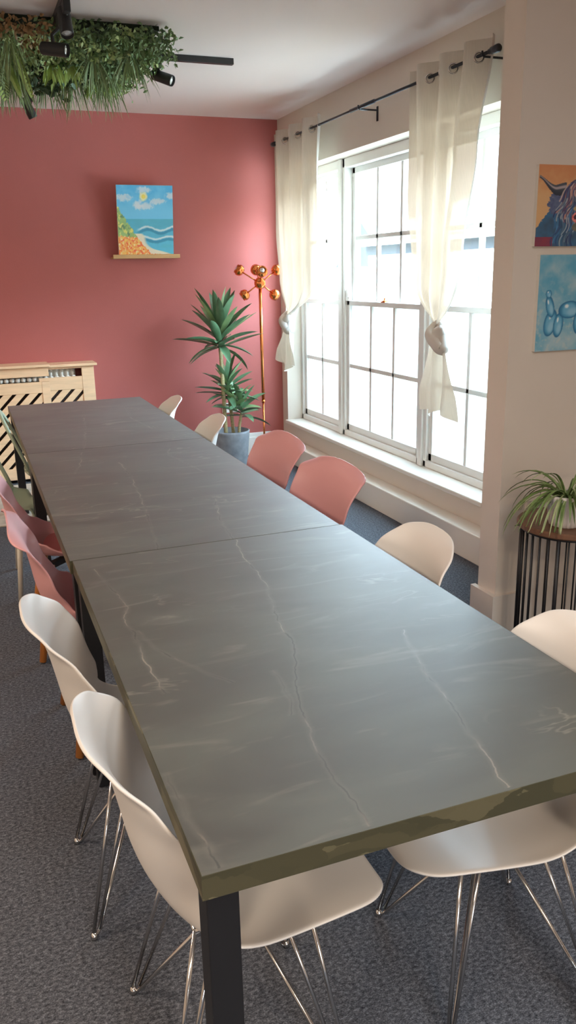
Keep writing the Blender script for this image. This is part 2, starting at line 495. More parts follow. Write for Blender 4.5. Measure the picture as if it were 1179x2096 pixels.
def curtain(name, label, edgeF, edgeN, zt, zk, yk, tail, waves, seed, xk=2.455):
    """edgeF/edgeN: tables z->y of the far and near edge of the hanging cloth"""
    root = thing(name, label, 'curtain', (0, 0, 0), 0, 'knotted voile curtains')
    rnd = random.Random(seed)
    NC, NR = 96, 60
    rows = []
    ph = rnd.uniform(0, 6)
    for i in range(NR + 1):
        r = i / NR
        z = zt + (zk - zt) * r
        yf, yn = interp(edgeF, 1 - (z - zk) / (zt - zk)), interp(edgeN, 1 - (z - zk) / (zt - zk))
        row = []
        for j in range(NC + 1):
            t = j / NC
            A = .042 * (1 - r) + .02 * r
            x = XROD + A * math.sin(2 * PI * waves * t + .3 * math.sin(4 * r + ph)) + .012 * r * math.sin(2 * PI * waves * 2.3 * t + ph)
            x += .006 * noise.noise((t * 7 + seed, r * 3, 0))
            y = yf + (yn - yf) * t
            # gather towards the knot
            g = max(0, (r - .80) / .20); g = g * g
            zz = z - .06 * r * math.sin(PI * t) * (1 - g)
            y = y + (yk + (t - .5) * .07 - y) * g
            x = x + (xk + .02 * math.sin(2 * PI * 2 * t) - x) * g
            row.append((x, y, zz))
        rows.append(row)
    bm = bmesh.new(); grid(bm, rows)
    obj('drape', bm, M_sheer, root, smooth=True)
    # knot: a wound bundle of cloth
    bm = bmesh.new()
    pts = []; rad = []; ks = 1.18
    for k in range(40):
        a = 2 * PI * k / 40
        pts.append((xk + .028 * math.cos(a) * 1.0 + .01 * math.sin(2 * a), yk + .05 * math.sin(a), zk - .04 + .055 * math.sin(a + .6) + .012 * math.cos(2 * a)))
        rad.append(.036 + .004 * math.sin(2 * a))
    tube(bm, pts, rad, 14, closed=True)
    pts = [(xk - .02 + .02 * math.sin(q), yk - .055 + .11 * q / 3, zk + .015 - .10 * q / 3) for q in (0, .5, 1, 1.5, 2, 2.5, 3)]
    tube(bm, pts, [.012, .03, .042, .046, .042, .03, .012], 14)
    for v in bm.verts:
        v.co += .003 * Vector(noise.noise_vector(v.co * 28)) + .0025 * Vector(noise.noise_vector(Vector((v.co.x * 90, v.co.y * 90, v.co.z * 25))))
    obj('knot', bm, M_knot, root, smooth=True)
    yt0, yt1, zb = tail
    rows = []
    for i in range(31):
        r = i / 30; row = []
        for j in range(49):
            t = j / 48
            w = .30 + .70 * min(1, r * 1.5) ** .8
            yc = yk + ((yt0 + yt1) / 2 - yk) * r
            y = yc + (t - .5) * (yt1 - yt0) * w
            x = xk + .03 * math.sin(2 * PI * 2.2 * t + 1.5 * r + seed) * (.5 + .5 * r) + .01 * math.sin(9 * t + 5 * r)
            z = (zk - .07) + (zb - zk + .07) * r + .035 * r * math.sin(5.2 * t + seed) + (.05 * r if t < .18 else 0)
            row.append((x, y, z))
        rows.append(row)
    bm = bmesh.new(); grid(bm, rows); obj('tail', bm, M_sheer, root, smooth=True)
    # eyelets where the waves cross the rod
    for k in range(int(waves * 2) + 1):
        t = k / (2 * waves)
        if t > .999: break
        y = interp(edgeF, 0) + (interp(edgeN, 0) - interp(edgeF, 0)) * t
        if k == 0: continue
        bm = bmesh.new(); s = 1 if k % 2 else -1
        d = Vector((.9 * s, .45, 0)).normalized()
        ring = []
        for q in range(24):
            a = 2 * PI * q / 24
            ring.append(Vector((XROD, y, ZROD - .006)) + .023 * (math.cos(a) * d + math.sin(a) * Vector((0, 0, 1))))
        tube(bm, ring, .0042, 8, closed=True)
        obj('eyelet', bm, M_chrome, root, smooth=True)
    return root
curtain('voile_curtain', 'ivory voile curtain knotted beside the red wall', [(0, 6.66), (.5, 6.64), (.8, 6.58), (1, 6.52)], [(0, 5.72), (.35, 5.78), (.7, 5.82), (.9, 5.86), (1, 5.95)],
        2.625, 1.225, 6.36, (6.56, 6.20, .815), 3.5, 3, 2.455)
curtain('voile_curtain', 'ivory voile curtain knotted in front of the near sash window', [(0, 4.46), (.45, 4.43), (.8, 4.38), (1, 4.33)], [(0, 3.66), (.35, 3.78), (.7, 3.88), (.9, 3.92), (1, 3.95)],
        2.625, 1.25, 4.035, (4.20, 3.86, .765), 3.5, 11, 2.455)

# ------------------------------------------------------------------ tables
def edgemat():
    m, nt, N, L, P = newmat('olive_stone_edge_band')
    P.inputs['Roughness'].default_value = .42
    tc = N.new('ShaderNodeTexCoord')
    mp = N.new('ShaderNodeMapping'); mp.inputs['Scale'].default_value = (1, .5, 2.2); mp.inputs['Rotation'].default_value = (0, .5, 0)
    L.new(tc.outputs['Object'], mp.inputs['Vector'])
    vo = N.new('ShaderNodeTexVoronoi'); vo.inputs['Scale'].default_value = 11
    n = N.new('ShaderNodeTexNoise'); n.inputs['Scale'].default_value = 6; n.inputs['Detail'].default_value = 6
    ad = N.new('ShaderNodeMixRGB'); ad.blend_type = 'ADD'; ad.inputs[0].default_value = .35
    L.new(mp.outputs[0], ad.inputs[1]); L.new(n.outputs['Color'], ad.inputs[2]); L.new(mp.outputs[0], n.inputs['Vector'])
    L.new(ad.outputs[0], vo.inputs['Vector'])
    sp_ = N.new('ShaderNodeSeparateColor'); L.new(vo.outputs['Color'], sp_.inputs[0])
    r = N.new('ShaderNodeValToRGB'); e = r.color_ramp.elements
    e[0].position = .0; e[0].color = (*hexc('45422E'), 1); e[1].position = 1; e[1].color = (*hexc('716A50'), 1)
    k = e.new(.62); k.color = (*hexc('514C36'), 1)
    L.new(sp_.outputs[0], r.inputs['Fac']); L.new(r.outputs['Color'], P.inputs['Base Color'])
    return m
M_edge = edgemat()
veinsA = [[(.05, 1.35), (.07, 1.19), (.09, 1.03), (.068, .96), (.07, .85), (.065, .71), (.075, .54)],
          [(.012, .27), (.015, .16), (.03, .008)],
          [(.51, 1.44), (.48, 1.27), (.47, 1.05), (.41, .79), (.39, .62), (.33, .47), (.29, .31), (.27, .16), (.27, .008)],
          [(.66, .62), (.60, .4), (.58, .28), (.55, .14), (.52, .008)],
          [(.08, .87), (.10, .75), (.16, .62), (.21, .53)],
          [(.31, .55), (.30, .42), (.28, .36)]]
veinsB = [[(.38, 1.3), (.37, .95), (.33, .48), (.29, .17), (.27, .0)],
          [(.60, .5), (.54, .24), (.51, .0)], [(.66, 1.5), (.62, 1.37), (.68, .95)], [(.25, 1.6), (.22, 1.39), (.16, 1.15)]]
veinsC = [[(.43, 1.2), (.36, .6), (.31, .24), (.27, 0)], [(.7, 1.2), (.66, .8), (.7, .4)]]
def table(label, x0, x1, y0, y1, veins, seed, bands):
    L_ = y1 - y0; Wd = x1 - x0
    t = thing('conference_table', label, 'table', (x0, y0, 0), 0, 'stone topped tables in one row')
    mm = marble('green_stone_laminate', veins, seed)
    # top, bevelled a little
    obj('tabletop', B(.0015, Wd - .0015, .0015, L_ - .0015, .7085, .75), mm, t)
    bm = bmesh.new()
    box(bm, 0, Wd, 0, .0015, .7085, .7495); box(bm, 0, Wd, L_ - .0015, L_, .7085, .7495)
    box(bm, 0, .0015, .0015, L_ - .0015, .7085, .7495); box(bm, Wd - .0015, Wd, .0015, L_ - .0015, .7085, .7495)
    obj('edge_band', bm, M_edge, t)
    for yy in (.012, L_ - .012 - .05):
        for xx in (.008, Wd - .008 - .05):
            obj('leg', B(xx, xx + .05, yy, yy + .05, .004, .7085), M_black, t, bevel=.002)
    bm = bmesh.new()
    for xx in (.14, Wd - .165): box(bm, xx, xx + .025, .14, L_ - .14, .68, .7085)
    for yy in (.14, L_ - .165): box(bm, .14, Wd - .14, yy, yy + .025, .68, .7085)
    obj('under_frame', bm, M_black, t)
    return t
table('green stone table nearest, with white chairs at its front corners', 0.220, 1.108, .950, 2.3985, veinsA, 1.7, 1)
table('green stone table in the middle of the row, between pink chairs', .212, 1.100, 2.400, 4.0830, veinsB, 5.1, 0)
table('green stone table farthest in the row, before the radiator cover', .212, 1.100, 4.0845, 5.765, veinsC, 9.4, 0)

# ------------------------------------------------------------------ chairs
def shell(profile, width, curl, corner_front, corner_back, zwave=None, ns=56, nv=24, back_flare=0.0):
    P = []
    svals = []
    for i in range(ns + 1):
        a = i / ns
        svals.append(.5 - .5 * math.cos(PI * a) if False else a)
    # denser towards both ends for round corners
    svals = [(.5 - .5 * math.cos(PI * i / ns)) * .6 + (i / ns) * .4 for i in range(ns + 1)]
    for s in svals:
        x, z = spline(profile, s)
        xa, za = spline(profile, s - .004); xb, zb = spline(profile, s + .004)
        tx, tz = xb - xa, zb - za; l = math.hypot(tx, tz) or 1; tx /= l; tz /= l
        nx, nz = tz, -tx           # points up on the seat, forward on the back
        if s < .3 and nz < 0 or s > .5 and nx < 0: nx, nz = -nx, -nz
        w = interp(width, s)
        lf, pf = corner_front; lb, pb = corner_back
        if s < lf: w *= max(.0, 1 - (1 - s / lf) ** pf) ** (1 / pf) if s > 0 else 0
        if s > 1 - lb: w *= max(.0, 1 - (1 - (1 - s) / lb) ** pb) ** (1 / pb) if s < 1 else 0
        w = max(w, .012)
        c = interp(curl, s); wr = min(1, w / max(1e-6, interp(width, s)))
        row = []
        for j in range(nv + 1):
            v = -1 + 2 * j / nv
            v = math.sin(v * PI / 2) * .35 + v * .65
            d = c * ((abs(v) * wr) ** 2.3)
            if back_flare and s > .55:
                d -= back_flare * min(1, (s - .55) / .25) * max(0, abs(v) - .62) ** 1.6 * 6
            zz = z + nz * d
            if zwave and s > .6: zz -= zwave * ((s - .6) / .4) ** 2 * (v * wr) ** 2
            row.append((x + nx * d, w * v, zz))
        P.append(row)
    bm = bmesh.new(); grid(bm, P)
    return bm

PROF_W = [(.268, .412), (.250, .432), (.175, .434), (.06, .424), (-.06, .422), (-.125, .438), (-.165, .492), (-.189, .560), (-.204, .640), (-.219, .715), (-.240, .778), (-.270, .816)]
WID_W = [(0, .195), (.15, .218), (.35, .232), (.5, .226), (.62, .214), (.78, .222), (.9, .215), (1, .19)]
CURL_W = [(0, .0), (.1, .008), (.3, .022), (.45, .066), (.58, .092), (.73, .085), (.82, .066), (.91, .03), (1, -.006)]

def wire_chair(label, loc, rz):
    c = thing('shell_chair', label, 'chair', loc, rz, 'white shell chairs with wire bases')
    obj('seat_shell', shell(PROF_W, WID_W, CURL_W, (.24, 2.3), (.30, 2.2)), M_white, c, smooth=True, solid=.007, subsurf=1)
    bm = bmesh.new()
    for s in (-1, 1): tube(bm, [(.12, s * .11, .408), (-.10, s * .11, .404)], .006, 8)
    for x in (.12, -.10): tube(bm, [(x, -.11, .406), (x, .11, .406)], .006, 8)
    for s in (-1, 1):
        tube(bm, [(.12, s * .11, .406), (.03, s * .012, .315), (-.02, s * .012, .312), (-.10, s * .11, .402)], .0048, 8)
    obj('mounting_frame', bm, M_chrome, c, smooth=True)
    for sx in (1, -1):
        for sy in (1, -1):
            bm = bmesh.new()
            fx = sx * .185 - .005; fy = sy * .19
            tx = .12 if sx > 0 else -.10
            tube(bm, [(tx, sy * .11, .406), (fx, fy, .018)], .0048, 8)
            tube(bm, [(fx, fy, .018), (fx - sx * .008, fy - sy * .004, .006), (fx - sx * .018, fy - sy * .012, .02), (sx * .03, sy * .015, .318)], .0048, 8)
            tube(bm, [(tx * .55, sy * .1, .405), (fx - sx * .014, fy - sy * .004, .022)], .0044, 8)
            l = obj('leg', bm, M_chrome, c, smooth=True)
            f = bmesh.new(); lathe(f, [(.0, 0), (.009, 0), (.010, .006), (.006, .016), (0, .018)], (fx, fy, 0), 12)
            obj('foot_glide', f, M_chrome, l, smooth=True)
    return c
w0 = wire_chair('white wire-legged shell chair at the front left table corner', (.367, 1.33, 0), math.radians(-1))
dup(w0, (.315, 1.905, 0), math.radians(-1), 'second white wire-legged shell chair along the left side, before the pink chairs')
dup(w0, (.965, 1.315, 0), PI - math.radians(5), 'white wire-legged shell chair at the front right table corner')
dup(w0, (1.00, 2.06, 0), PI + math.radians(-3), 'cream looking white shell chair beside the wall return, nearer than the pink chairs')
dup(w0, (1.02, 4.38, 0), PI + math.radians(-4), 'white shell chair in front of the grey plant pot')
dup(w0, (.985, 5.22, 0), PI + math.radians(-4), 'farthest white shell chair, by the red wall end of the table')

PROF_P = [(.240, .420), (.225, .438), (.14, .440), (.03, .432), (-.08, .428), (-.165, .442), (-.222, .492), (-.250, .565), (-.264, .650), (-.281, .735), (-.299, .788), (-.326, .828)]
WID_P = [(0, .20), (.15, .222), (.35, .232), (.47, .222), (.60, .205), (.75, .222), (.9, .236), (1, .222)]
CURL_P = [(0, .0), (.1, .012), (.3, .045), (.45, .09), (.58, .075), (.72, .045), (.86, .012), (1, -.03)]
def pink_chair(label, loc, rz):
    c = thing('padded_tulip_chair', label, 'chair', loc, rz, 'pink shell chairs with wooden legs')
    obj('seat_shell', shell(PROF_P, WID_P, CURL_P, (.14, 2.8), (.17, 3.4), zwave=.03, back_flare=.0), M_pink, c, smooth=True, solid=.008, subsurf=1)
    bm = bmesh.new()
    rows = []
    for i in range(17):
        row = []
        for j in range(17):
            u = -1 + 2 * i / 16; v = -1 + 2 * j / 16
            rr = max(abs(u), abs(v)); l = math.hypot(u, v) or 1
            k = rr / l * (.62 + .38 * l / max(rr, 1e-6) * .72)
            x, y = u * k * .185 + .04, v * k * .185
            row.append((x, y, .452 + .016 * (1 - rr ** 4)))
        rows.append(row)
    grid(bm, rows)
    obj('seat_cushion', bm, M_pinkpad, c, smooth=True, solid=.02, subsurf=1)
    bm = bmesh.new()
    for s in (-1, 1):
        box(bm, -.16, .16, -.014, .014, .385, .41, Matrix.Rotation(s * PI / 4, 4, 'Z'))
    obj('under_bracket', bm, M_blackp, c)
    for sx in (1, -1):
        for sy in (1, -1):
            bm = bmesh.new()
            d = Vector((sx * .075, sy * .075, -.40))
            tube(bm, [Vector((sx * .115, sy * .125, .405)) + d * t for t in (0, .35, 1)], [.026, .027, .0175], 12, flat=.8)
            obj('leg', bm, M_wood, c, smooth=True)
    return c
p0 = pink_chair('pink padded chair on the left side, right behind the second white chair', (.38, 2.74, 0), math.radians(1))
dup(p0, (.335, 3.53, 0), math.radians(0), 'pink padded chair on the left side cut off by the picture edge')
dup(p0, (1.052, 2.965, 0), PI + math.radians(9), 'larger pink padded chair under the middle sash window, beside the table seam')
dup(p0, (1.07, 3.63, 0), PI + math.radians(7), 'smaller pink padded chair in front of the copper lamp')

# sage chair with an open hooped back
g = thing('hoop_back_chair', 'sage green hoop backed chair at the far left table end by the radiator cover', 'chair', (.44, 5.0, 0), math.radians(-2), 'sage hoop backed chairs')
PROF_G = [(.22, .430), (.20, .448), (.10, .446), (.0, .440), (-.10, .438), (-.17, .450), (-.2, .475)]
obj('seat', shell(PROF_G, [(0, .19), (.3, .22), (1, .215)], [(0, 0), (.5, .02), (1, .04)], (.2, 2.6), (.2, 2.6)), M_sage, g, smooth=True, solid=.012, subsurf=1)
bm = bmesh.new()
pts = []
for k in range(41):
    a = PI * k / 40
    y = -.225 * math.cos(a) * (1 + .06 * math.sin(a)); zz = .475 + .345 * math.sin(a) ** .62
    pts.append((-.165 - .34 * (zz - .475) - .02 * math.sin(a), y, zz))
tube(bm, pts, .019, 10, flat=.55)
obj('hoop_back', bm, M_sage, g, smooth=True)
for sx in (1, -1):
    for sy in (1, -1):
        bm = bmesh.new(); d = Vector((sx * .04, sy * .085, -.43))
        tube(bm, [Vector((sx * .145, sy * .17, .435)) + d * t for t in (0, 1)], [.017, .012], 10)
        obj('leg', bm, M_creamleg, g, smooth=True)

dup(g, (.30, 4.34, 0), None, 'cream-legged sage chair standing behind the two pink chairs on the left')
# ------------------------------------------------------------------ rug
o = obj('rug', B(-2.4, .85, 5.48, 6.60, 0.0, .012), M_rug, bevel=.004); tag(o, 'pale woven rug under the far left end of the tables', 'rug')

# ------------------------------------------------------------------ radiator and its cover
rd = thing('column_radiator', 'white column radiator showing through the slot of the pine cover', 'radiator', (0, 6.80, 0))
for k in range(36):
    x = -.72 + k * .0425
    bm = bmesh.new()
    for dy in (-.03, .03): tube(bm, [(x, dy, .14), (x, dy, .85)], .012, 8)
    tube(bm, [(x, -.03, .85), (x, -.02, .868), (x, .02, .868), (x, .03, .85)], .0155, 8); sphere(bm, (x, -.072, .806), .019, 12)
    tube(bm, [(x, -.03, .806), (x, -.07, .806)], .012, 8); box(bm, x - .0212, x + .0212, -.014, .012, .74, .868)
    obj('column', bm, M_rad, rd, smooth=False)
bm = bmesh.new(); box(bm, -.74, .8, -.03, .03, .08, .14)
for x in (-.7, .76): box(bm, x - .02, x + .02, -.03, .03, 0, .08)
obj('radiator_base', bm, M_rad, rd)
rc = thing('radiator_cover', 'pine radiator cover with diagonal slats and an open top slot', 'radiator cover', (0, 0, 0))
def cover_section(x0, x1, yf, ztop, tx0, tx1, posts, full, slot0, slot1, rail):
    bm = bmesh.new()
    for a, b in posts: box(bm, a, b, yf, yf + .022, 0, ztop - .02 if (a, b) in full else slot0)
    box(bm, x0, x1, yf + .002, yf + .02, rail, slot0)        # rail under the slot
    box(bm, x0, x1, yf + .002, yf + .02, slot1, ztop - .018)
    box(bm, x0, x1, yf + .002, yf + .02, .03, .12)
    obj('front_frame', bm, M_pine, rc, bevel=.002)
    obj('top_shelf', B(tx0, tx1, yf - .03, YR - .002, ztop - .02, ztop), M_pine, rc, bevel=.004)
def slats(xa, xb, yf, za, zb):
    bm = bmesh.new(); p = .098; w = .066
    k = xa - (zb - za)
    H = zb - za
    while k < xb:
        # parallelogram rising to the right, clipped to the opening
        poly = [(k, 0), (k + w, 0), (k + w + H, H), (k + H, H)]
        poly = [(Vector((x, 0, z + za))) for x, z in poly]
        def clip(poly, f):
            out = []
            for i in range(len(poly)):
                a, b = poly[i], poly[(i + 1) % len(poly)]; fa, fb = f(a), f(b)
                if fa >= 0: out.append(a)
                if fa * fb < 0: out.append(a + (b - a) * (fa / (fa - fb)))
            return out
        poly = clip(poly, lambda q: q.x - xa)
        if len(poly) > 2: poly = clip(poly, lambda q: xb - q.x)
        if len(poly) > 2:
            a = [bm.verts.new((q.x, yf + .006, q.z)) for q in poly]; b = [bm.verts.new((q.x, yf + .018, q.z)) for q in poly]
            bm.faces.new(a); bm.faces.new(b[::-1])
            for i in range(len(a)): bm.faces.new((a[i], b[i], b[(i + 1) % len(a)], a[(i + 1) % len(a)]))
        k += p
    obj('slat_panel', bm, M_pine, rc)
cover_section(-.78, .575, 6.672, .925, -.80, .585, [(-.78, -.70), (-.13, -.07), (.515, .575)], [(-.78, -.70)], .79, .832, .705)
slats(-.70, -.13, 6.672, .12, .705); slats(-.07, .515, 6.672, .12, .705)
cover_section(.50, .925, 6.694, .915, .50, .95, [(.83, .925)], [(.83, .925)], .815, .878, .715)
slats(.575, .83, 6.694, .12, .715)
obj('side_panel', B(.905, .925, 6.716, YR - .002, 0, .895), M_pine, rc); obj('side_panel', B(-.78, -.76, 6.694, YR - .002, 0, .905), M_pine, rc)
obj('shade_sheet', B(-.75, .9, 6.718, 6.722, .02, .78), M_shade, rc)['label'] = 'dark sheet standing in for shade behind the slats'  # added dark sheet, gives the slat gaps their shade by colour

# ------------------------------------------------------------------ paintings
def fbm(x, y, s=0.0, o=4):
    return noise.fractal((x, y, s), 1.0, 2.0, o) * .5 + .5
def mixv(a, b, t):
    t = max(0, min(1, t)); return tuple(p + (q - p) * t for p, q in zip(a, b))
def ss(a, b, x):
    if a == b: return float(x > a)
    t = max(0, min(1, (x - a) / (b - a))); return t * t * (3 - 2 * t)
def canvas(name, label, w, h, fn, nx, ny, loc, tilt=0.0, thick=.018):
    root = thing(name, label, 'painting', loc)
    Mt = Matrix.Rotation(-tilt, 4, 'X')
    bm = B(0, w, 0, thick, 0, h)
    for v in bm.verts: v.co = Mt @ v.co
    o = obj('stretched_canvas', bm, M_canvas_edge, root, bevel=.001)
    bm = bmesh.new()
    P = [[Mt @ Vector((w * i / nx, -.0006, h * j / ny)) for i in range(nx + 1)] for j in range(ny + 1)]
    grid(bm, P)
    cols = [fn(i / nx, j / ny) for j in range(ny + 1) for i in range(nx + 1)]
    f = obj('painted_face', bm, artmat('paint_' + name), root, recalc=False)
    a = f.data.color_attributes.new('paint', 'FLOAT_COLOR', 'POINT')
    for k, c in enumerate(cols): a.data[k].color = (*lin(tuple(max(0, min(1, q)) for q in c)), 1)
    return root
def hx(s): return tuple(int(s[i:i + 2], 16) / 255 for i in (0, 2, 4))

def sea(u, v):
    n = fbm(u * 6, v * 9, 1); n2 = fbm(u * 22, v * 22, 4)
    c = mixv(hx('7CCBEC'), hx('55B4E2'), ss(.6, 1, v) * n * 1.6)
    for cx, cy, rx, ry in ((.47, .935, .14, .05), (.12, .83, .15, .06), (.72, .78, .16, .045), (.48, .715, .19, .055), (.38, .73, .1, .07), (.97, .86, .12, .05)):
        d = ((u - cx) / rx) ** 2 + ((v - cy) / ry) ** 2
        c = mixv(c, hx('E4EAF0'), ss(1.3, .2, d + (n2 - .5) * 1.6) * .85)
    d = math.hypot((u - .475) * .85, v - .845)
    c = mixv(c, hx('F6EFC0'), ss(.075, .045, d + (n2 - .5) * .02)); c = mixv(c, hx('F2DC62'), ss(.035, .025, d))
    if v < .535:
        c = mixv(hx('5AAEC4'), hx('62C0DA'), ss(.5, .2, v) + (n - .5) * .9)
        c = mixv(c, hx('5FB9CC'), ss(.55, .8, fbm(u * 4, v * 30, 7)) * .6)
        for base, amp, s in ((.40, .028, 1.), (.27, .02, 2.2)):
            wv = base + amp * math.sin(u * 13 + s) + .012 * (n2 - .5)
            c = mixv(c, hx('EAF2F2'), ss(.022, .006, abs(v - wv)) * ss(.3, .42, u) * .9)
            c = mixv(c, hx('2F7FA2'), ss(.03, .01, abs(v - wv + .04)) * ss(.3, .42, u) * .7)
    shore = .42 + .30 * (1 - v / .33) + .03 * math.sin(v * 26) if v < .33 else 0
    if v < .33 and u < shore + .22 * ss(.12, 0, v) * 2:
        c = mixv(c, hx('F4E6CC'), ss(.03, -.05, u - shore - .3 * ss(.14, 0, v)))
    hill = .72 - u * 1.28
    e = v - hill + (n2 - .5) * .09
    if v > .24 and e < 0 and u < .42:
        k = fbm(u * 16, v * 16, 9)
        g = mixv(hx('8FAE70'), hx('A8C070'), k)
        g = mixv(g, hx('E8DE7C'), ss(.53, .68, fbm(u * 19, v * 15, 13)))
        g = mixv(g, hx('5A7E5C'), ss(.58, .7, fbm(u * 13, v * 13, 17)) * .8)
        c = g
    fl = .30 - .06 * u - max(0, u - .33) * .85 + (n2 - .5) * .05
    if v < max(fl, .052 - .02 * u + (n2 - .5) * .03):
        k = fbm(u * 24, v * 24, 21)
        c = mixv(hx('F59A48'), hx('F7C464'), ss(.4, .6, k))
        c = mixv(c, hx('EC5A34'), ss(.54, .66, fbm(u * 28, v * 28, 25)))
        c = mixv(c, hx('F8DEA4'), ss(.6, .72, fbm(u * 30, v * 30, 29)))
    return c
tl = math.radians(9)
pl = thing('picture_ledge', 'narrow wooden picture ledge on the red wall', 'shelf', (1.16, YR, 1.70))
obj('ledge', B(0, .535, -.115, 0, 0, .012), M_shelfwood, pl, bevel=.002); obj('front_lip', B(0, .535, -.121, -.109, 0, .03), M_shelfwood, pl, bevel=.002)
canvas('seascape_canvas', 'small seascape painting with orange flowers leaning on a wall ledge', .438, .53, sea, 150, 180, (1.208, YR - .106, 1.7125), -tl, .02)

def seg(px, py, ax, ay, bx, by):
    t = ((px - ax) * (bx - ax) + (py - ay) * (by - ay)) / ((bx - ax) ** 2 + (by - ay) ** 2 + 1e-9)
    t = max(0, min(1, t)); return math.hypot(px - ax - t * (bx - ax), py - ay - t * (by - ay)), t
CW, CH = .42, .30
rcow = random.Random(5)
HAIR = []
for k in range(150):
    side = 1 if k % 2 else -1
    x = .5 + side * rcow.uniform(.0, .13); y = rcow.uniform(.68, .82)
    dx = side * rcow.uniform(.02, .17); ln = rcow.uniform(.18, .42)
    HAIR.append((x, y, x + dx, y - ln, rcow.choice(['B77A6E', '8C5460', 'C9A28E', '5A4A66', '7C6A86', '40456C', 'D2B8AC', '4E6E92'])))
for k in range(130):
    side = 1 if k % 2 else -1
    x = .5 + side * rcow.uniform(.06, .30); y = rcow.uniform(.12, .62) - .3 * max(0, abs(x - .5) - .2)
    HAIR.append((x, y, x + side * rcow.uniform(-.01, .05), y - rcow.uniform(.08, .2), rcow.choice(['3A6C98', '2F4A78', '5C7488', '6E7F86', '34506A', '4E88B4', '2B3560', 'A9B4BA'])))
def cow(u, v):
    n = fbm(u * 8, v * 6, 3); n2 = fbm(u * 26, v * 26, 6)
    c = mixv(hx('E0B07C'), hx('D68E5E'), ss(.55, 1.0, v + (n - .5) * .3))
    m = abs(u - .5)
    body = .60 - 1.5 * max(0, m - .25) + (n2 - .5) * .06
    head = ((u - .5) / .23) ** 2 + ((v - .52) / .33) ** 2
    ear = ((m - .26) / .12) ** 2 + ((v - .53) / .14) ** 2
    if v < body and m < .5: c = mixv(hx('3E566C'), hx('3C6E94'), n * 1.4 - .2)
    if v < .12 and m > .3: c = mixv(hx('9C3A44'), hx('7A3A56'), n)
    if ear + (n2 - .5) < 1.0: c = mixv(hx('4A5478'), hx('6A7690'), n2)
    if head < 1: c = mixv(hx('3A3D62'), hx('5B4A66'), n2)
    d, t = seg(m, v, .20, .74, .44, .815 - .0)
    yy = .71 - .02 * math.sin((m - .2) / .3 * PI) + .15 * ss(.28, .5, m)
    th = .062 * (1 - ss(.2, .5, m)) + .016
    if .18 < m < .49:
        q = (v - yy) / th
        if abs(q) < 1: c = mixv(hx('2E3440'), hx('4C525C'), ss(-1, .6, q)); c = mixv(c, hx('C8B4B4'), ss(.35, .1, abs(q - .35)) * .8)
    best = 0
    for ax, ay, bx, by, hcol in HAIR:
        if abs(u - ax) > .26 or v > ay + .03 or v < by - .03: continue
        d, t = seg(u + .02 * math.sin(v * 20), v * .72, ax, ay * .72, bx, by * .72)
        a = ss(.009, .004, d)
        if a > 0: c = mixv(c, hx(hcol), a * .85)
    tuft = ((u - .5) / .12) ** 2 + ((v - .83) / .07) ** 2
    if tuft + (n2 - .5) * 2 < .9: c = mixv(c, hx('A8B49A'), ss(.4, .7, n2) * .7)
    muz = ((u - .5) / .095) ** 2 + ((v - .36) / .075) ** 2
    if muz < 1.0: c = mixv(hx('D8605E'), hx('F09088'), ss(.3, .6, n2))
    for s in (-1, 1):
        if ((u - .5 - s * .05) / .022) ** 2 + ((v - .365) / .03) ** 2 < 1: c = hx('4A2A38')
    if ((u - .5) / .085) ** 2 + ((v - .47) / .035) ** 2 < 1: c = hx('B8A070')
    if ((u - .5) / .09) ** 2 + ((v - .24) / .06) ** 2 < 1: c = mixv(hx('5C5A54'), hx('8A8068'), n2)
    return c
canvas('cow_canvas', 'painting of a shaggy horned cow on orange, upper one on the return wall', CW, CH, cow, 210, 150, (2.128, YS0 - .018, 1.646), 0, .018)

BAL = [(.17, .30, .075, .135, -.25), (.27, .27, .06, .12, -.12), (.40, .43, .135, .085, .08), (.53, .30, .07, .125, -.1), (.63, .29, .06, .115, .1),
       (.155, .47, .05, .11, .25), (.13, .60, .036, .04, 0), (.60, .50, .06, .13, -.35), (.66, .66, .09, .11, .3), (.80, .63, .12, .07, .1), (.60, .74, .05, .09, .3)]
def balloon(u, v):
    n = fbm(u * 5, v * 5, 2); n2 = fbm(u * 14 + v * 10, v * 14 - u * 10, 5)
    c = mixv(hx('5FA8C4'), hx('A6C4CC'), n * 1.5 - .35 + .3 * ss(.4, 0, v))
    c = mixv(c, hx('C6CCC6'), ss(.55, .75, n2) * .5 * ss(1., .3, v))
    for cx, cy, rx, ry, rot in BAL:
        x = u - cx; y = (v - cy) * .95
        a = x * math.cos(rot) + y * math.sin(rot); b = -x * math.sin(rot) + y * math.cos(rot)
        d = math.hypot(a / rx, b / ry)
        if d < 1.06:
            q = mixv(hx('6FB2D0'), hx('2C7CA4'), ss(.45, 1.0, d + (n - .5) * .4))
            q = mixv(q, hx('9CCBDD'), ss(.7, .2, math.hypot((a / rx - .25), (b / ry + .3))) * .8)
            q = mixv(q, hx('2A6A94'), ss(.86, 1.0, d))
            q = mixv(q, hx('E6F0F0'), ss(.25, .1, math.hypot((a / rx + .25), (b / ry - .45) * .8)))
            c = mixv(c, q, ss(1.06, .98, d))
    return c
canvas('balloon_canvas', 'pale blue painting of a balloon animal, lower one on the return wall', .40, .378, balloon, 170, 160, (2.160, YS0 - .018, 1.236), 0, .018)

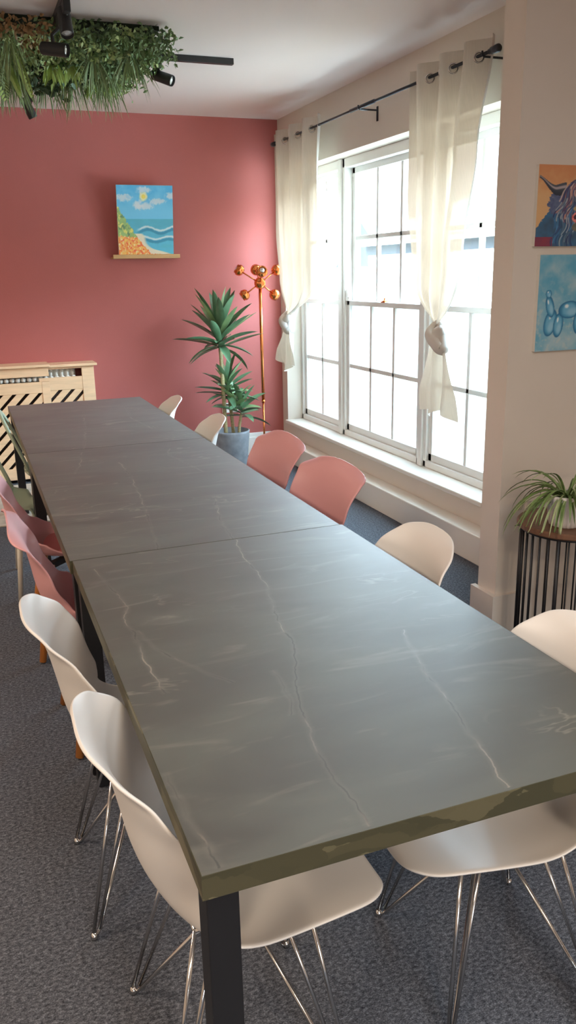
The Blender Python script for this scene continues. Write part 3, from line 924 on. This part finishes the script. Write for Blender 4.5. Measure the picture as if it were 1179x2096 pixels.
# ------------------------------------------------------------------ copper lamp
LX, LY = 2.305, 6.58
lp = thing('sputnik_floor_lamp', 'copper floor lamp with six ball shades in the red wall corner', 'floor lamp', (LX, LY, 0))
bm = bmesh.new(); lathe(bm, [(0, 0), (.125, 0), (.127, .008), (.12, .018), (.03, .024), (.016, .035), (0, .035)], n=40); obj('base', bm, M_copper, lp, smooth=True)
bm = bmesh.new(); tube(bm, [(0, 0, .03), (0, 0, .52)], .0085, 12); tube(bm, [(0, 0, .52), (.0, 0, 1.46)], .0135, 12); tube(bm, [(0, 0, .51), (0, 0, .535)], .015, 12)
obj('pole', bm, M_copper, lp, smooth=True)
hub = Vector((0, 0, 1.49))
bm = bmesh.new(); sphere(bm, hub, .048, 20); obj('hub', bm, M_copper, lp, smooth=True)
for k, d in enumerate(((-.165, .03, .105), (-.035, -.155, .09), (.165, .05, .10), (-.125, .03, -.09), (.135, .03, -.095), (.02, .15, .105))):
    d = Vector(d); e = hub + d
    obj('arm', T([hub, e], .0055, 8), M_copper, lp, smooth=True)
    A = align(d)
    bm = bmesh.new()
    lathe(bm, [(.012, -.036), (.024, -.036), (.039, -.022), (.046, 0), (.044, .014), (.038, .016), (.037, .03), (.033, .03), (.031, .012), (.0, .004)], e, 24, A)
    s = obj('ball_shade', bm, M_copper, lp, smooth=True)
    bm = bmesh.new(); sphere(bm, e + d.normalized() * .010, .027, 16); obj('bulb', bm, M_mirror, s, smooth=True)['label'] = 'silver bulb'
cord = [(-.10, -.06, .004), (-.16, -.02, .004), (-.21, .10, .004), (-.22, .25, .03), (-.20, .285, .12), (-.18, .29, .22)]
bm = bmesh.new(); tube(bm, [spline(cord, q / 30) for q in range(31)], .003, 6); obj('power_cord', bm, M_winwhite, lp, smooth=True)
bm = bmesh.new(); box(bm, -.20, -.11, -.10, -.05, 0, .032); box(bm, -.18, -.14, -.098, -.054, .032, .045); obj('foot_switch', bm, M_blackp, lp, bevel=.006)['label'] = 'black foot switch'

# ------------------------------------------------------------------ dracaena
def leaf(bm, base, d, length, width, droop, seg_=8, fold=.25, twist=0.0):
    base = Vector(base); d = Vector(d).normalized()
    side = d.cross(Vector((0, 0, 1)))
    if side.length < .05: side = Vector((1, 0, 0))
    side.normalize()
    side = (Matrix.Rotation(twist, 3, d) @ side)
    p = base.copy(); rows = []
    for i in range(seg_ + 1):
        t = i / seg_
        w = width * (math.sin(PI * min(1, t * .92 + .08)) ** .7) * (1 if t < .97 else .25)
        up = side.cross(d).normalized()
        rows.append([p - side * w / 2 + up * w * fold, p.copy(), p + side * w / 2 + up * w * fold])
        d = (d + Vector((0, 0, -droop / seg_))).normalized()
        p = p + d * length / seg_
    grid(bm, rows)

def rosette(bm, c, n, L, W, rnd, lo=-.25, hi=1.2, droop=.9, height=.10):
    for k in range(n):
        t = k / max(1, n - 1)
        el = lo + (hi - lo) * t + rnd.uniform(-.15, .15)
        az = k * 2.399 + rnd.uniform(-.3, .3)
        d = (math.cos(az) * math.cos(el), math.sin(az) * math.cos(el), math.sin(el))
        leaf(bm, Vector(c) + Vector((0, 0, height * t)), d, L * rnd.uniform(.8, 1.15), W * rnd.uniform(.85, 1.15), droop * rnd.uniform(.4, 1.3), twist=rnd.uniform(-.4, .4))
dr = thing('potted_dracaena', 'tall dracaena plant in a grey concrete pot near the red wall', 'plant', (1.955, 6.40, 0))
bm = bmesh.new(); lathe(bm, [(0, 0), (.115, 0), (.122, .01), (.15, .315), (.153, .33), (.141, .335), (.137, .28), (0, .28)], n=40); obj('pot', bm, M_conc, dr, smooth=True)
bm = bmesh.new(); lathe(bm, [(0, .295), (.137, .285)], n=24); obj('soil', bm, M_soil, dr)
rnd = random.Random(12)
stems = [((-.045, .0), (-.065, -.01, 1.0), .016), ((.03, .03), (-.01, .02, .70), .014), ((.055, -.03), (.08, -.04, .47), .012)]
for (bx, by), top, r in stems:
    pts = [(bx, by, .28), (bx * .6 + top[0] * .4, by, .28 + (top[2] - .28) * .5), top]
    obj('cane', T([spline(pts, q / 8) for q in range(9)], r, 10), M_cane, dr, smooth=True)
for c, n, L, W, lo, hi, dr_, h, m in (((-.065, -.01, 1.0), 22, .39, .078, .32, 1.38, .28, .12, M_leaf), ((-.065, -.01, 1.0), 8, .27, .06, -.25, .25, .9, .03, M_leaf),
                                 ((-.065, -.01, 1.06), 7, .36, .06, .7, 1.4, .25, .06, M_leaf2),
                                 ((-.01, .02, .62), 17, .25, .055, .1, 1.2, .35, .10, M_leaf), ((-.01, .02, .62), 7, .21, .05, .4, 1.3, .3, .10, M_leaf2), ((-.01, .02, .60), 6, .2, .05, -.3, .2, .7, .03, M_leaf),
                                 ((.08, -.04, .44), 13, .24, .06, -.05, 1.1, .5, .09, M_leaf), ((.04, -.02, .50), 7, .2, .05, .2, 1.2, .5, .08, M_leaf2)):
    bm = bmesh.new(); rosette(bm, c, n, L, W, rnd, lo, hi, dr_, h); obj('leaf_crown', bm, m, dr, smooth=True, recalc=False)
so = thing('wall_socket', 'white wall socket partly hidden by the dracaena leaves', 'socket', (2.10, YR, .44))
obj('socket_plate', B(-.073, .073, -.011, -.001, -.043, .043), M_winwhite, so, bevel=.003)
obj('plug', B(.015, .06, -.045, -.011, -.025, .02), M_winwhite, so, bevel=.005)

# ------------------------------------------------------------------ side table and spider plant
SX, SY = 2.185, 2.545
st = thing('round_side_table', 'round wooden side table with black wire cage base beside the return wall', 'side table', (SX, SY, 0))
bm = bmesh.new(); lathe(bm, [(0, .562), (.20, .562), (.205, .567), (.205, .582), (.20, .587), (0, .587)], n=56); obj('table_top', bm, M_tabwood, st, smooth=False)
for z in (.006, .556):
    ring = [(.185 * math.cos(2 * PI * q / 48), .185 * math.sin(2 * PI * q / 48), z) for q in range(48)]
    obj('ring', T(ring, .006, 8, closed=True), M_black, st, smooth=True)
for k in range(30):
    a = 2 * PI * k / 30 + .05; r = .0035 if k % 6 else .008
    obj('rod', T([(.185 * math.cos(a), .185 * math.sin(a), .006), (.185 * math.cos(a), .185 * math.sin(a), .556)], r, 8), M_black, st, smooth=True)
sp = thing('potted_spider_plant', 'spider plant in a white ribbed pot on the round side table', 'plant', (2.125, 2.50, .587))
bm = bmesh.new(); lathe(bm, [(0, 0), (.052, 0), (.060, .006), (.066, .03), (.073, .115), (.074, .128), (.067, .128), (.064, .105), (0, .105)], n=120, ripple=.05, rn=20); obj('pot', bm, M_potwhite, sp, smooth=True)
bm = bmesh.new(); lathe(bm, [(0, .112), (.064, .108)], n=24); obj('soil', bm, M_soil, sp)
rnd = random.Random(4)
for m, n in ((M_spider, 70), (M_spider2, 34)):
    bm = bmesh.new()
    for k in range(n):
        az = rnd.uniform(0, 2 * PI); el = rnd.uniform(.25, 1.25)
        d = (math.cos(az) * math.cos(el), math.sin(az) * math.cos(el), math.sin(el))
        leaf(bm, (.02 * math.cos(az), .02 * math.sin(az), .115), d, rnd.uniform(.15, .30), rnd.uniform(.007, .012), rnd.uniform(1.6, 3.0), 10, .3, rnd.uniform(-.3, .3))
    for v in bm.verts:
        if v.co.z < .01 and v.co.xy.length < .24: v.co.z = .01 + .01 * rnd.random()
        if v.co.y > .24: v.co.y = .24
    obj('leaves', bm, m, sp, smooth=True, recalc=False)
bm = bmesh.new()
for az, el, L in ((3.0, .75, .36), (3.25, .8, .32), (3.5, .9, .28), (2.7, .7, .33)):
    leaf(bm, (0, 0, .115), (math.cos(az) * math.cos(el), math.sin(az) * math.cos(el), math.sin(el)), L, .013, 2.6, 12, .3)
obj('leaves', bm, M_spider, sp, smooth=True, recalc=False)

# ------------------------------------------------------------------ ceiling greenery and track lights
gp = thing('hanging_greenery_panel', 'large panel of artificial ferns and foliage fixed under the ceiling', 'plant panel', (0, 4.5, ZC))
GX0, GX1, GY0, GY1 = -1.15, 1.13, .03, 1.12
obj('backing_panel', B(GX0 + .03, GX1 - .03, GY0 + .04, GY1 - .03, -.02, -.0), mat('backing_mesh_green', hexc('26301F'), .9), gp)
rnd = random.Random(21)
def gm(n, h, v=.3): return mat(n, hexc(h), .55, var=v, scale=14)
kinds = [('boxwood', gm('boxwood_leaf', '6C8454')), ('pale_boxwood', gm('pale_boxwood_leaf', 'A9B97C')), ('fern', gm('fern_frond', 'B5C878')),
         ('grass', gm('grass_tuft', '879866')), ('dark', gm('dark_foliage', '4F6448')), ('russet', gm('russet_foliage', '9C7850')), ('lime', gm('lime_leaf', 'B8CC72'))]
KM = dict(kinds)
bms = {k: bmesh.new() for k, _ in kinds}
def boxwood(bm, c, r, n, size=.028):
    for q in range(n):
        p = Vector(c) + Vector((rnd.gauss(0, r), rnd.gauss(0, r), -abs(rnd.gauss(0, r * .55))))
        d = Vector((rnd.uniform(-1, 1), rnd.uniform(-1, 1), rnd.uniform(-1, .5)))
        leaf(bm, p, d, rnd.uniform(.7, 1.3) * size, size * .6, .3, 2, .2, rnd.uniform(-2, 2))
def tuft(bm, c, n, L, W, spread=1.0, dirv=(0, 0, -1), droop=.5):
    dv = Vector(dirv)
    for q in range(n):
        d = dv + spread * Vector((rnd.uniform(-1, 1), rnd.uniform(-1, 1), rnd.uniform(-.6, .6)))
        leaf(bm, c, d, L * rnd.uniform(.6, 1.15), W, droop, 6, .2, rnd.uniform(-1, 1))
def frond(bm, c, d, L, W):
    c = Vector(c); d = Vector(d).normalized(); side0 = d.cross(Vector((0, 0, 1))).normalized()
    p = c.copy(); n = 16
    for i in range(n):
        t = i / n
        l = W * math.sin(PI * (t * .9 + .1)) ** .7
        for s in (-1, 1): leaf(bm, p, side0 * s + d * .55, l, .016, .35, 3, .15)
        d = (d + Vector((0, 0, -.055))).normalized(); p = p + d * L / n
nx_, ny_ = 20, 10
for i in range(nx_):
    for j in range(ny_):
        x = GX0 + (i + .5) / nx_ * (GX1 - GX0) + rnd.uniform(-.03, .03); y = GY0 + (j + .5) / ny_ * (GY1 - GY0) + rnd.uniform(-.03, .03)
        q = noise.noise((x * 2.2, y * 2.2, 3.3))
        z = -.045
        if .35 < x < .58 and y < .35: boxwood(bms['russet'], (x, y, z), .05, 60)
        elif q > .18: boxwood(bms['pale_boxwood'], (x, y, z), .055, 60)
        elif q < -.25: boxwood(bms['dark'], (x, y, z), .055, 60, .026)
        else: boxwood(bms['boxwood'], (x, y, z), .06, 64)
        if rnd.random() < .22: boxwood(bms['pale_boxwood'], (x, y, z - .04), .04, 26)
        if x < .42 and rnd.random() < .5: tuft(bms['grass'], (x, y, z), 16, .26, .008, .7, (0, .2, -1), .6)
for c in ((.82, .45), (.95, .75), (.72, .8), (1.0, .35), (.62, .95), (.80, .98), (.92, .98), (.45, .95), (.25, .9), (.1, .8)):
    tuft(bms['grass'], (c[0], c[1], -.05), 34, .26, .008, .75, (.15, .25, -.8), .7)
for c in ((.62, .62), (.72, .62), (.66, .75), (.9, 1.0), (1.02, .92)):
    tuft(bms['lime'], (c[0], c[1], -.06), 24, .13, .02, .9, (0, 0, -1), .5)
for k in range(16):
    x = rnd.uniform(-.3, .36); y = rnd.uniform(.08, .5)
    frond(bms['fern'], (x, y, -.05), (rnd.uniform(-.7, .7), rnd.uniform(-.2, .9), -.75), rnd.uniform(.26, .38), .075)
for k in range(10):
    frond(bms['lime' if k % 3 else 'fern'], (rnd.uniform(-1, -.2), rnd.uniform(.1, 1), -.05), (rnd.uniform(-.7, .7), rnd.uniform(-.5, .9), -.75), .32, .07)
boxwood(bms['dark'], (.62, .85, -.12), .06, 90, .05)
for c in ((1.08, .12), (1.12, .3), (1.12, .5), (1.1, .75)): boxwood(bms['boxwood'], (c[0], c[1], -.05), .05, 130, .026)
for k in range(34):                                              # leaves along the near edge
    x = GX0 + (GX1 - GX0) * k / 33; kk = 'russet' if .30 < x < .52 else ('dark', 'boxwood', 'pale_boxwood', 'boxwood')[k % 4]
    for q in range(34):
        leaf(bms[kk], (x + rnd.gauss(0, .03), rnd.uniform(.0, .07), rnd.uniform(-.09, -.012)), (rnd.uniform(-1, 1), rnd.uniform(-1.2, .3), rnd.uniform(-.8, .5)), .03, .018, .3, 2, .2, rnd.uniform(-2, 2))
for k, _ in kinds:
    for v in bms[k].verts:
        if v.co.z > -.005: v.co.z = -.005
    nm = {'boxwood': 'boxwood_foliage', 'pale_boxwood': 'pale_foliage', 'fern': 'fern_fronds', 'grass': 'grass_tufts', 'dark': 'dark_foliage', 'russet': 'russet_foliage', 'lime': 'lime_foliage'}[k]
    obj(nm, bms[k], KM[k], gp, smooth=True, recalc=False)

o = obj('light_track', B(.575, .61, 3.75, 6.33, ZC - .033, ZC), M_black, bevel=.002); tag(o, 'black ceiling track running lengthwise through the greenery', 'light track', 'black ceiling tracks')
o = obj('light_track', B(.61, 1.655, 5.075, 5.11, ZC - .033, ZC), M_black, bevel=.002); tag(o, 'black ceiling track end sticking out right of the greenery', 'light track', 'black ceiling tracks')
def spot(label, c, aim, top, elbow=None):
    """c: can centre, aim: direction of the beam, top: point on the track"""
    r = thing('track_spotlight', label, 'spotlight', top, 0, 'black track spotlights')
    c = Vector(c) - Vector(top); A = align(aim)
    obj('adaptor', B(-.016, .016, -.05, .05, -.05, 0), M_blackp, r, bevel=.003)
    pts = [(0, 0, -.045), tuple(Vector(elbow) - Vector(top)) if elbow else (c.x * .4, c.y * .4, -.06), tuple(c)]
    obj('stem', T(pts, .009, 8), M_black, r)
    bm = bmesh.new(); lathe(bm, [(0, -.065), (.024, -.065), (.029, -.058), (.0305, .06), (.0285, .066), (.0265, .06), (.0255, .045), (0, .045)], c, 28, A)
    can = obj('lamp_can', bm, M_blackp, r, smooth=False)
    bm = bmesh.new(); lathe(bm, [(0, .056), (.010, .058), (.0255, .052)], c, 24, A); obj('lens', bm, M_lens, can)
    return r
M_lens = mat('reflector_lens', (.75, .73, .7), .25, .4)
zt = ZC - .033
spot('black spotlight topmost on the lengthwise track, aimed at the floor', (.588, 4.22, 2.668), (.02, -.45, -1), (.592, 4.20, zt))
spot('black spotlight just below the topmost one, aimed to the right', (.555, 4.42, 2.600), (.9, -.55, -.15), (.592, 4.40, zt), (.55, 4.42, 2.66))
spot('black spotlight hanging past the far edge of the greenery, above the red wall', (.575, 6.20, 2.655), (.35, .1, -.75), (.592, 6.24, zt))
spot('black spotlight right of the greenery on the crosswise track', (1.222, 5.06, 2.645), (.9, -.75, -.45), (1.20, 5.09, zt))

# ------------------------------------------------------------------ light
w = D.worlds.new('daylight'); bpy.context.scene.world = w
w.use_nodes = True
bgn = w.node_tree.nodes['Background']
bgn.inputs['Color'].default_value = (.62, .82, 1.0, 1)
wn = w.node_tree.nodes; wl = w.node_tree.links
wtc = wn.new('ShaderNodeTexCoord'); wsx = wn.new('ShaderNodeSeparateXYZ'); wl.new(wtc.outputs['Generated'], wsx.inputs[0])
wmr = wn.new('ShaderNodeMapRange'); wmr.interpolation_type = 'SMOOTHSTEP'     # hazy sky, dimmer towards the horizon
wmr.inputs['From Min'].default_value = .10; wmr.inputs['From Max'].default_value = .42
wmr.inputs['To Min'].default_value = 4.0; wmr.inputs['To Max'].default_value = 74.0
wl.new(wsx.outputs['Z'], wmr.inputs['Value']); wl.new(wmr.outputs[0], bgn.inputs['Strength'])
wmc = wn.new('ShaderNodeMix'); wmc.data_type = 'RGBA'; wmc.inputs[6].default_value = (.85, .93, 1, 1); wmc.inputs[7].default_value = (.53, .78, 1, 1)
wfr = wn.new('ShaderNodeMapRange'); wfr.inputs['From Min'].default_value = .10; wfr.inputs['From Max'].default_value = .42
wl.new(wsx.outputs['Z'], wfr.inputs['Value']); wl.new(wfr.outputs[0], wmc.inputs[0]); wl.new(wmc.outputs[2], bgn.inputs['Color'])

def area(name, loc, size, power, col, aim=(0, 0, -1)):
    l = D.lights.new(name, 'AREA'); l.energy = power; l.size = size; l.color = col; l.shape = 'DISK'
    o = D.objects.new(name, l); COL.objects.link(o); o.location = loc
    o.rotation_euler = Vector(aim).to_track_quat('-Z', 'Y').to_euler()
    return o
for y0, y1 in ((5.955, 6.765), (4.70, 5.90), (3.74, 4.645)):
    l = D.lights.new('window_portal', 'AREA'); l.shape = 'RECTANGLE'; l.size = OZ1 - .315; l.size_y = y1 - y0; l.cycles.is_portal = True
    o = D.objects.new('window_portal', l); COL.objects.link(o); o.location = (2.90, (y0 + y1) / 2, (OZ1 + .315) / 2)
    o.rotation_euler = (0, PI / 2, 0)
l = D.lights.new('rear_opening_portal', 'AREA'); l.shape = 'RECTANGLE'; l.size = 1.3; l.size_y = 1.1; l.cycles.is_portal = True
o = D.objects.new('rear_opening_portal', l); COL.objects.link(o); o.location = (.75, YB - .1, 1.35); o.rotation_euler = (PI / 2, 0, 0)  # samples sky through the opening added in the rear wall
WARM = (1, .82, .64)
area('unseen_warm_light', (-1.9, 4.9, 2.70), .6, 46, WARM)
area('unseen_warm_light', (-1.9, 2.2, 2.70), .6, 52, WARM)
area('unseen_warm_light', (-1.6, -.6, 2.70), .6, 55, WARM)
area('unseen_warm_light', (.6, -1.6, 2.70), .6, 85, WARM)  # added warm fill behind the camera for the return wall and front seats
area('cool_fill_light', (1.1, .35, 2.72), .8, 30, (.84, .93, 1))  # added cool fill above the table front, no fixture there

# ------------------------------------------------------------------ camera
Rm = ((0.93210194, 0.11904812, -0.34207239), (-0.36164716, 0.25392816, -0.89706846), (-0.0199325, 0.95986876, 0.27974035))
cam = D.cameras.new('camera'); co = D.objects.new('camera', cam); COL.objects.link(co)
Mx = Matrix(((Rm[0][0], Rm[0][1], Rm[0][2], 0), (Rm[1][0], Rm[1][1], Rm[1][2], 0), (Rm[2][0], Rm[2][1], Rm[2][2], 1.565), (0, 0, 0, 1)))
co.matrix_world = Mx
cam.sensor_fit = 'VERTICAL'; cam.sensor_height = 24; cam.lens = 24 * 1678.06 / 2096
cam.clip_start = .05
sc = bpy.context.scene
sc.camera = co
sc.view_settings.view_transform = 'Standard'; sc.view_settings.look = 'None'
sc.view_settings.gamma = 1; sc.view_settings.exposure = -0.3
sc.view_settings.use_curve_mapping = False
sc.cycles.max_bounces = 8; sc.cycles.transparent_max_bounces = 16
sc.cycles.use_denoising = True
sc.cycles.sample_clamp_indirect = 8
